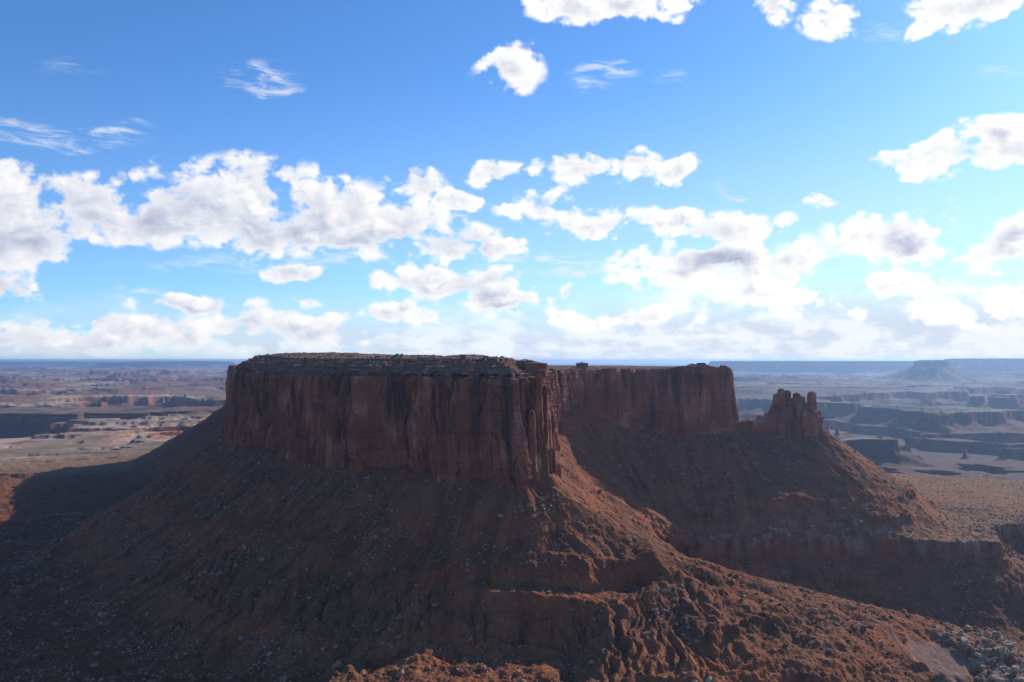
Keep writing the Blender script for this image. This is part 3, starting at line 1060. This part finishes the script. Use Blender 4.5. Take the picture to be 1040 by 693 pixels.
# flat block standing on the rear rim
me = column_mesh('rim_block', [((xpix(591, 1440), 1440, 9.5, 9, -18, zpix(368.5, 1440), 330), dict(taper=1.08, step=1.0, blocky=.5))])
face_dir(me, (xpix(591, 1440), 1440, -10))
part('rim_block', me, CAP_MAT, caprock)
me = column_mesh('rim_block', [((xpix(543, 978), 978, 12, 9, -20, zpix(368.2, 978), 333), dict(taper=1.12, step=1.0, blocky=1.7)), ((xpix(533, 984), 984, 10, 9, -16, zpix(365.6, 984), 337), dict(taper=.85, step=1.0, blocky=1.8)), ((xpix(549, 974), 974, 6, 6, -22, zpix(371, 974), 339), dict(taper=.8, step=1.0, blocky=1.8))])
face_dir(me, (xpix(541, 985), 985, -6))
part('rim_block', me, CAP_MAT, caprock)
# dome-like lump at the right end of the rear arm
me = column_mesh('rim_block', [((xpix(703, 1450), 1450, 34, 16, -24, zpix(371.5, 1450), 335), dict(taper=.72, step=1.0, blocky=.5)),
                               ((xpix(722, 1446), 1446, 15, 12, -26, zpix(375, 1446), 336), dict(taper=.9, step=1.0, blocky=.5))])
face_dir(me, (xpix(703, 1450), 1450, -16))
part('rim_block', me, CLIFF_MAT, caprock)

YF = 1438.0
pinn = bpy.data.objects.new('rock_pinnacles', None)
pinn.location = (xpix(805, YF), YF, -130)
link(pinn)
pinn['label'] = 'ragged fin of dark red rock pinnacles on a talus ridge beside the large butte'
pinn['category'] = 'rock formation'
base_specs = []
for i, px in enumerate(range(744, 834, 6)):
    ptop = np.interp(px, [744, 756, 768, 776, 784, 800, 822, 834], [430, 427, 425, 421, 417, 414, 416, 428])
    base_specs.append(((xpix(px, YF), YF + random.uniform(-3, 3), 9.5, 13, -160, zpix(ptop + random.uniform(-1.0, 1.0), YF), 400 + i), dict(taper=.86, step=1.3, segs=32)))
me = column_mesh('base_wall', base_specs)
face_dir(me, (xpix(790, YF), YF, -130))
part('base_wall', me, CLIFF_MAT, pinn)
for i, (px, py, wpx, tp, dY) in enumerate([
        (758.5, 425.5, 3.2, .8, 0), (773.2, 422.5, 3.6, .85, 0), (786, 411, 5, .6, 2), (789, 400, 5.5, .5, 0), (793, 394.8, 6.2, .36, -3), (799.5, 396.8, 5.2, .4, 2),
        (808.5, 399.2, 5.6, .42, -2), (813.5, 402.5, 4.4, .6, 3), (803.5, 406, 6.5, .6, -6), (817.5, 410, 4.2, .7, 0), (824.3, 397.8, 3.9, .72, 0), (829.5, 416.5, 4.4, .7, -2), (796, 412, 8, .7, -9), (820, 417, 8, .75, -8)]):
    Y = YF + dY
    me = column_mesh('spire', [((xpix(px, Y), Y, wpx * Y / F * 1.16, wpx * Y / F * 1.25, -142, zpix(py, Y), 450 + i), dict(taper=tp, step=.9, segs=36))])
    face_dir(me, (xpix(px, Y), Y, zpix((py + 440) / 2, Y)))
    part('spire', me, CLIFF_MAT, pinn)


# ------------------------------------------------------------------ far buttes and plateaus
def far_rock_material():
    m, t, bs = mat('far_layered_rock')
    P, N = geo(t)
    z = t.sep(P)[2]
    nz = t.sep(N)[2]
    n1 = t.noise(P, 0.003, 5, 0.6)
    bed = t.ramp(t.m('DIVIDE', t.m('ADD', t.m('MULTIPLY_ADD', n1, 60.0, z), 380.0), 420.0, clamp=True),
                 [(0, (.13, .08, .06)), (.3, (.17, .085, .06)), (.5, (.11, .07, .055)), (.7, (.19, .09, .06)), (.85, (.13, .07, .05)), (1, (.16, .10, .075))])
    t.put(bs.inputs['Base Color'], t.mix(t.ss(nz, .8, .97), bed, t.mix(t.ss(t.noise(P, .006, 6, .65), .42, .60), (.10, .085, .058), (.25, .17, .115))))
    return m


FAR_MAT = far_rock_material()


def far_mesa(name, label, cat, cx, cy, top_r, foot_r, ztop, zfoot, seed, aspect=(1, 1), rot=0.0, cliff=0.45, segs=240, rough=0.25, cap=0.0, group=None):
    a = np.linspace(0, 2 * np.pi, segs, endpoint=False)
    ca, sa = np.cos(a), np.sin(a)
    rn = 1 + rough * fbm(ca * 1.6 + seed, sa * 1.6, seed, 5, 0.6) * 2
    rn2 = 1 + rough * 0.8 * fbm(ca * 1.6 + seed, sa * 1.6, seed, 3, 0.6) * 2
    zc = ztop - (ztop - zfoot) * cliff
    prof = [(0.0, ztop + cap), (0.55, ztop + cap), (0.8, ztop + cap * .6), (0.93, ztop), (1.0, ztop - 0.02 * (ztop - zfoot)), (1.015, ztop - (ztop - zfoot) * cliff * .45), (1.045, ztop - (ztop - zfoot) * cliff * .55), (1.06, zc)]
    X, Y, Z = [], [], []
    for (f, z) in prof:
        X.append(f * top_r * rn * ca)
        Y.append(f * top_r * rn * sa)
        Z.append(np.full(segs, z) + (12 * fbm(ca * 7 + seed, sa * 7 + f * 3, seed + 3, 3) if f > 0 else 0) * (ztop - zfoot) / 330)
    e0 = 1.06 * top_r * rn
    e1 = foot_r * rn2
    for u in np.linspace(0.1, 1, 14):
        g_ = ridged(a * 9, a * 0 + u, seed + 7, 3) * 0.06 * np.sin(np.pi * min(u, .9))
        rr = e0 + (e1 - e0) * u * (1 + g_)
        X.append(rr * ca)
        Y.append(rr * sa)
        Z.append(np.full(segs, zc + (zfoot - 60 - zc) * (1 - (1 - u) ** 1.25)))
    X, Y, Z = np.array(X) * aspect[0], np.array(Y) * aspect[1], np.array(Z)
    c, s = math.cos(rot), math.sin(rot)
    v = np.stack([cx + X * c - Y * s, cy + X * s + Y * c, Z], -1).reshape(-1, 3)
    v[:, 2] -= zfoot
    v[:, 0] -= cx
    v[:, 1] -= cy
    me_ = np_mesh(name, v, grid_quads(len(X), segs, wrap=True), None, False)
    face_dir(me_, (0, 0, -300))
    me_.materials.append(FAR_MAT)
    o = link(bpy.data.objects.new(name, me_))
    o.location = (cx, cy, zfoot)
    o['label'] = label
    o['category'] = cat
    if group:
        o['group'] = group
    return o


far_mesa('distant_butte', 'small hazy flat-topped butte on a wide cone, rising above the far right plateau', 'butte', xpix(946, 13000), 13000, 235, 950, -14, -300, 501, cliff=.24, rough=.12, cap=16)
far_mesa('distant_plateau', 'long level blue plateau on the horizon behind the small hazy butte', 'plateau', 9700, 21500, 2000, 2700, -22, -370, 507, aspect=(2.25, .8), cliff=.5, rough=.07, segs=500)
far_mesa('distant_plateau', 'slightly higher blue tableland at the right end of the horizon', 'plateau', 11900, 18500, 1150, 1800, 36, -360, 511, aspect=(1.75, .8), cliff=.4, rough=.10, segs=300)
far_mesa('distant_ridge', 'low dark rounded ridge in the haze behind the rock pinnacles', 'ridge', xpix(830, 9200), 9400, 620, 1500, -352 + 60, -400, 517, aspect=(1.9, .7), cliff=.3, rough=.2)
far_mesa('distant_plateau', 'broadest pale blue low mesa on the left horizon', 'plateau', xpix(60, 42000), 43000, 3600, 5200, -70, -420, 523, aspect=(1.9, .7), cliff=.4, rough=.22, segs=400)
far_mesa('distant_plateau', 'narrow stepped blue mesa on the left horizon close to the big butte', 'plateau', xpix(170, 34000), 35000, 1300, 2600, -60, -400, 525, aspect=(1.7, .7), cliff=.35, rough=.25, segs=300, cap=20)
far_mesa('distant_ridge', 'low blue hump on the horizon between two pale mesas at the left', 'ridge', xpix(118, 30000), 31000, 600, 1900, -110, -400, 527, aspect=(1.8, .7), cliff=.25, rough=.25, segs=300, cap=20)
far_mesa('distant_plateau', 'dark flat-topped bench across the plain at the left edge', 'mesa', xpix(50, 4700), 4700, 520, 760, -286, -390, 529, aspect=(1.7, .6), cliff=.4, rough=.38, segs=360)

# ------------------------------------------------------------------ track on the spur
RP = chaikin(np.array(ROAD, float), 3, closed=False)
tx = np.gradient(RP[:, 0])
ty = np.gradient(RP[:, 1])
tl = np.hypot(tx, ty)
rnx, rny = ty / tl, -tx / tl
us = np.linspace(-2.3, 2.3, 7)
RXg = RP[:, 0][:, None] + rnx[:, None] * us[None, :] * (1 + .15 * perlin(RP[:, 1] / 6, RP[:, 0], 9))[:, None]
RYg = RP[:, 1][:, None] + rny[:, None] * us[None, :]
RZg = ground_z(RXg, RYg) + np.array([-.5, .16, .12, .2, .12, .16, -.5])[None, :]
me = np_mesh('dirt_track', np.stack([RXg, RYg, RZg], -1).reshape(-1, 3), grid_quads(len(RP), 7), None, True)
if mean_up(me) < 0:
    me.flip_normals()
m, t, bs = mat('red_dirt_track')
P, N = geo(t)
t.put(bs.inputs['Base Color'], t.mix(t.noise(P, .25, 5, .6), (.17, .08, .052), (.25, .125, .082)))
me.materials.append(m)
o = link(bpy.data.objects.new('dirt_track', me))
o['kind'] = 'structure'
o['label'] = 'red dirt track running beside the clearing'


# ------------------------------------------------------------------ boulders and rubble
def rock_material(name, a, b, seed=0.0):
    m, t, bs = mat(name)
    P, N = geo(t)
    n = t.noise(P, 0.5, 4, .6)
    oi = t.new('ShaderNodeObjectInfo').outputs['Random']
    col = t.mix(t.m('MULTIPLY_ADD', oi, .5, t.m('MULTIPLY', n, .6), clamp=True), a, b)
    t.put(bs.inputs['Base Color'], col)
    bump(t, bs, t.noise(P, 1.4, 4, .6), .25, .7)
    return m


RED_ROCK = rock_material('red_boulder_rock', (.21, .095, .058), (.44, .24, .15))
PALE_ROCK = rock_material('pale_boulder_rock', (.30, .205, .135), (.46, .345, .235))


def ico(sub):
    import bmesh
    b = bmesh.new()
    bmesh.ops.create_icosphere(b, subdivisions=sub, radius=1.0)
    v = np.array([x.co[:] for x in b.verts])
    f = np.array([[x.index for x in fc.verts] for fc in b.faces])
    b.free()
    return v, f


ICO2, ICO2F = ico(3)
ICO1, ICO1F = ico(1)


def rock_shape(V, seed, cuts=9):
    r = np.random.default_rng(seed)
    v = V.copy()
    for _ in range(cuts):
        n = r.normal(size=3)
        n /= np.linalg.norm(n)
        h = r.uniform(.55, .85)
        d = v @ n
        v = v - np.maximum(d - h, 0)[:, None] * n[None, :]
    v *= r.uniform([.8, .65, .5], [1.25, 1.0, .8])
    v += 0.03 * r.normal(size=v.shape) * (len(V) > 100)
    return v


BOULDERS = []
for i in range(10):
    me = np_mesh('boulder', rock_shape(ICO2, 600 + i), None, None, False, ICO2F)
    me.materials.append(PALE_ROCK if i in (8, 9) else RED_ROCK)
    BOULDERS.append(me)

# candidate places: uniform over the visible near ground
NC = 150000
cr = np.sqrt(RNG.uniform(600 ** 2, 1750 ** 2, NC))
cth = RNG.uniform(-R(33.5), R(33.5), NC)
bx_, by_ = cr * np.sin(cth), cr * np.cos(cth)
bz_ = ground_z(bx_, by_)
vis = bz_ / cr >= grid_lookup(bx_, by_, RUNMAX) - 0.004
sdm, _ = dist_poly(bx_, by_, MESA)
pm = grid_lookup(bx_, by_, PALE)
padm = grid_lookup(bx_, by_, PADM)
dens_n = sstep(-.05, .35, fbm(bx_ / 60, by_ / 60, 611, 4, .6))
rdist = dist_poly(bx_, by_, ROAD, closed=False)[0]
keep = vis & (sdm > 6) & (padm < .2) & (rdist > 5) & (RNG.uniform(size=NC) < .13 + .87 * np.maximum(dens_n, pm)) & (bz_ / cr > -0.415)
bx_, by_, bz_, cr, pm, sdm = bx_[keep], by_[keep], bz_[keep], cr[keep], pm[keep], sdm[keep]
n = len(bx_)
size = 0.66 * (1 - RNG.uniform(size=n) * .985) ** (-1 / 2.3)
size = np.clip(size, .4, 6.0) * np.where(pm > .4, 1.5, 1.0)
app = size / cr
order = np.argsort(-app)
big, small = order[:260], order[260:44000]


def zone(x, y, p):
    if p > .35:
        return 'pale', 'pale sandstone block among the light slabs at the lower right', 'pale blocks around the clearing'
    if y > 1030 and x > 60:
        return 'rear', 'boulder lying on the shaded slope and bench beyond the near spur', 'boulders beyond the near spur'
    # sunlit side of the nose shadow
    lit = (x - 46) * -0.72 + (y - 889) * 0.69
    if x > -150 and lit < 0 and x > 46 - (889 - y) * 1.0:
        return 'lit', 'sunlit reddish boulder on the near rocky spur below the nose of the butte', 'sunlit boulders on the near spur'
    return 'shade', 'dark boulder on the shadowed talus below the front cliff of the butte', 'boulders in the shadowed talus'


for i in big:
    zn_, lab, grp = zone(bx_[i], by_[i], pm[i])
    me = BOULDERS[random.choice((8, 9)) if zn_ == 'pale' or random.random() < .06 else random.randrange(8)]
    o = link(bpy.data.objects.new('boulder', me))
    s = float(size[i])
    o.location = (bx_[i], by_[i], bz_[i] + s * .12)
    o.scale = (s * random.uniform(.85, 1.25), s, s * random.uniform(.8, 1.1))
    o.rotation_euler = (random.uniform(-.3, .3), random.uniform(-.3, .3), random.uniform(0, 6.28))
    o['label'], o['category'], o['group'] = lab, 'boulder', grp


def scatter_mesh(name, shapes, x, y, z, s, sink, mats, mi=None):
    vs_, ts, o_, pm_ = [], [], 0, []
    for k_ in range(len(x)):
        V, Fc = shapes[k_ % len(shapes)]
        a = RNG.uniform(0, 6.283)
        c, sn = math.cos(a), math.sin(a)
        v = V * s[k_]
        v = np.stack([v[:, 0] * c - v[:, 1] * sn + x[k_], v[:, 0] * sn + v[:, 1] * c + y[k_], v[:, 2] + z[k_] + s[k_] * sink], -1)
        vs_.append(v)
        ts.append(Fc + o_)
        o_ += len(v)
        if mi is not None:
            pm_.append(np.full(len(Fc), mi[k_], np.int32))
    me_ = np_mesh(name, np.concatenate(vs_), None, None, False, np.concatenate(ts))
    for m_ in mats:
        me_.materials.append(m_)
    if mi is not None:
        me_.polygons.foreach_set('material_index', np.concatenate(pm_))
    o = link(bpy.data.objects.new(name, me_))
    o['kind'] = 'stuff'
    return o


RSH = [(rock_shape(ICO1, 640 + i, 6), ICO1F) for i in range(14)]
kx = RNG.uniform(-640, 60, 16000)
ky = RNG.uniform(880, 1460, 16000)
ks = dist_poly(kx, ky, RIMLINE)[0]
kk_ = (ks < -4.5) & (ks > -75)
kx, ky = kx[kk_], ky[kk_]
ksz = np.clip(0.5 * (1 - RNG.uniform(size=len(kx)) * .98) ** (-1 / 2.4), .4, 3.5)
allmi = np.concatenate([(pm[small] > .35).astype(int) | (RNG.uniform(size=len(small)) < .07), (RNG.uniform(size=len(kx)) < .2).astype(int)])
o = scatter_mesh('rock_rubble', RSH, np.concatenate([bx_[small], kx]), np.concatenate([by_[small], ky]), np.concatenate([bz_[small], cap_z(kx, ky)]), np.concatenate([size[small], ksz]), .1, [RED_ROCK, PALE_ROCK], allmi)
o['label'] = 'loose rock rubble strewn over the talus and benches'


# ------------------------------------------------------------------ desert shrubs
def shrub_material():
    m, t, bs = mat('dusty_shrub_leaves')
    P, N = geo(t)
    oi = t.new('ShaderNodeObjectInfo').outputs['Random']
    n = t.noise(P, .5, 3, .6)
    t.put(bs.inputs['Base Color'], t.mix(t.m('MULTIPLY_ADD', oi, .4, t.m('MULTIPLY', n, .6), clamp=True), (.040, .046, .026), (.105, .10, .058)))
    return m


SHRUB_MAT = shrub_material()


def shrub_shape(seed, n):
    r = np.random.default_rng(seed)
    V, Fc = [], []
    for k_ in range(n):
        d = r.normal(size=3)
        d /= np.linalg.norm(d)
        rad = r.uniform(.35, 1.0) ** .6
        c = np.array([d[0], d[1], abs(d[2]) * .75 + .12]) * rad
        u = r.normal(size=3)
        u /= np.linalg.norm(u)
        v2 = np.cross(u, r.normal(size=3))
        v2 /= np.linalg.norm(v2)
        s = r.uniform(.18, .36)
        b = len(V)
        V += [c + u * s, c - u * s * .6 + v2 * s * .7, c - u * s * .6 - v2 * s * .7]
        Fc.append([b, b + 1, b + 2])
    return np.array(V), np.array(Fc)


def shrub_sets(N, kind):
    if kind == 'cap':
        x = RNG.uniform(-640, 400, N)
        y = RNG.uniform(890, 1480, N)
        sd_, _ = dist_poly(x, y, RIMLINE)
        k_ = (sd_ < -7) & (RNG.uniform(size=N) < np.where(sd_ < -34, 1.0, .45))
        x, y = x[k_], y[k_]
        return x, y, cap_z(x, y)
    r = np.sqrt(RNG.uniform(600 ** 2, 2300 ** 2, N))
    th = RNG.uniform(-R(33.5), R(33.5), N)
    x, y = r * np.sin(th), r * np.cos(th)
    z = ground_z(x, y)
    v = z / r >= grid_lookup(x, y, RUNMAX) - 0.003
    e = 3.0
    sx = (ground_z(x + e, y) - ground_z(x - e, y)) / (2 * e)
    sy = (ground_z(x, y + e) - ground_z(x, y - e)) / (2 * e)
    slope = np.hypot(sx, sy)
    fl = grid_lookup(x, y, FLAT)
    sd_, _ = dist_poly(x, y, MESA)
    pd_ = grid_lookup(x, y, PADM)
    rd_ = dist_poly(x, y, ROAD, closed=False)[0]
    p = np.clip(.22 + .75 * fl + .55 * sstep(.55, .15, slope), 0, 1) * sstep(.95, .4, slope)
    k_ = v & (sd_ > 10) & (pd_ < .5) & (rd_ > 3.5) & (RNG.uniform(size=N) < p)
    return x[k_], y[k_], z[k_]


SX, SY, SZ = shrub_sets(45000, 'ground')
TX, TY, TZ = shrub_sets(9000, 'cap')
ssz = np.clip(.75 * (1 - RNG.uniform(size=len(SX)) * .98) ** (-1 / 3.2), .6, 2.4)
tsz = np.clip(.8 * (1 - RNG.uniform(size=len(TX)) * .98) ** (-1 / 3.0), .6, 2.6)
SHRUBS = []
for i in range(6):
    V, Fc = shrub_shape(700 + i, 90)
    me = np_mesh('desert_shrub', V, None, None, False, Fc)
    me.materials.append(SHRUB_MAT)
    SHRUBS.append(me)
o1 = np.argsort(-ssz / np.hypot(SX, SY))
front = (TY < 1350)
o2 = np.argsort(-np.where(front, tsz / np.hypot(TX, TY), 0))
for (ids, X_, Y_, Z_, S_, top) in ((o1[:170], SX, SY, SZ, ssz, False), (o2[:110], TX, TY, TZ, tsz, True)):
    for i in ids:
        o = link(bpy.data.objects.new('desert_shrub', random.choice(SHRUBS)))
        s = float(S_[i])
        o.location = (X_[i], Y_[i], Z_[i] - .1)
        o.scale = (s * random.uniform(.9, 1.2), s * random.uniform(.9, 1.2), s * random.uniform(.8, 1.15))
        o.rotation_euler = (0, 0, random.uniform(0, 6.28))
        o['category'] = 'shrub'
        if top:
            o['label'], o['group'] = 'dark green shrub growing on the flat top of the butte', 'shrubs on top of the butte'
        elif Y_[i] > 1030:
            o['label'], o['group'] = 'dusty shrub on the bench beyond the near spur', 'shrubs on the benches'
        else:
            o['label'], o['group'] = 'dusty shrub among the rocks of the near spur and talus', 'shrubs on the near spur'
LSH = [shrub_shape(720 + i, 22) for i in range(8)]
r1, r2 = o1[170:13000], o2[110:4200]
o = scatter_mesh('desert_scrub', LSH, np.concatenate([SX[r1], TX[r2]]), np.concatenate([SY[r1], TY[r2]]), np.concatenate([SZ[r1], TZ[r2]]), np.concatenate([ssz[r1], tsz[r2]]), -.05, [SHRUB_MAT])
o['label'] = 'low desert scrub dotted over benches and the top of the butte'

# ------------------------------------------------------------------ air
HX, HB, HT = 100000.0, -620.0, 42.0
hv = [(sx * HX, sy * HX, zq) for zq in (HB, HT) for sx, sy in ((-1, -1), (1, -1), (1, 1), (-1, 1))]
me = bpy.data.meshes.new('haze')
me.from_pydata(hv, [], [(3, 2, 1, 0), (4, 5, 6, 7), (0, 1, 5, 4), (1, 2, 6, 5), (2, 3, 7, 6), (3, 0, 4, 7)])
hm = bpy.data.materials.new('haze_air')
hm.use_nodes = True
ht = NT(hm.node_tree)
for nd in list(ht.n):
    ht.n.remove(nd)
hout = ht.new('ShaderNodeOutputMaterial')
pv = ht.new('ShaderNodeVolumePrincipled')
pv.inputs['Color'].default_value = (0.42, 0.645, 1.0, 1)
pv.inputs['Density'].default_value = 0.000028
pv.inputs['Anisotropy'].default_value = 0.45
ht.l.new(pv.outputs[0], hout.inputs['Volume'])
me.materials.append(hm)
o = link(bpy.data.objects.new('haze', me))
o['kind'] = 'stuff'
o['label'] = 'thin blue haze in the air over the canyons'
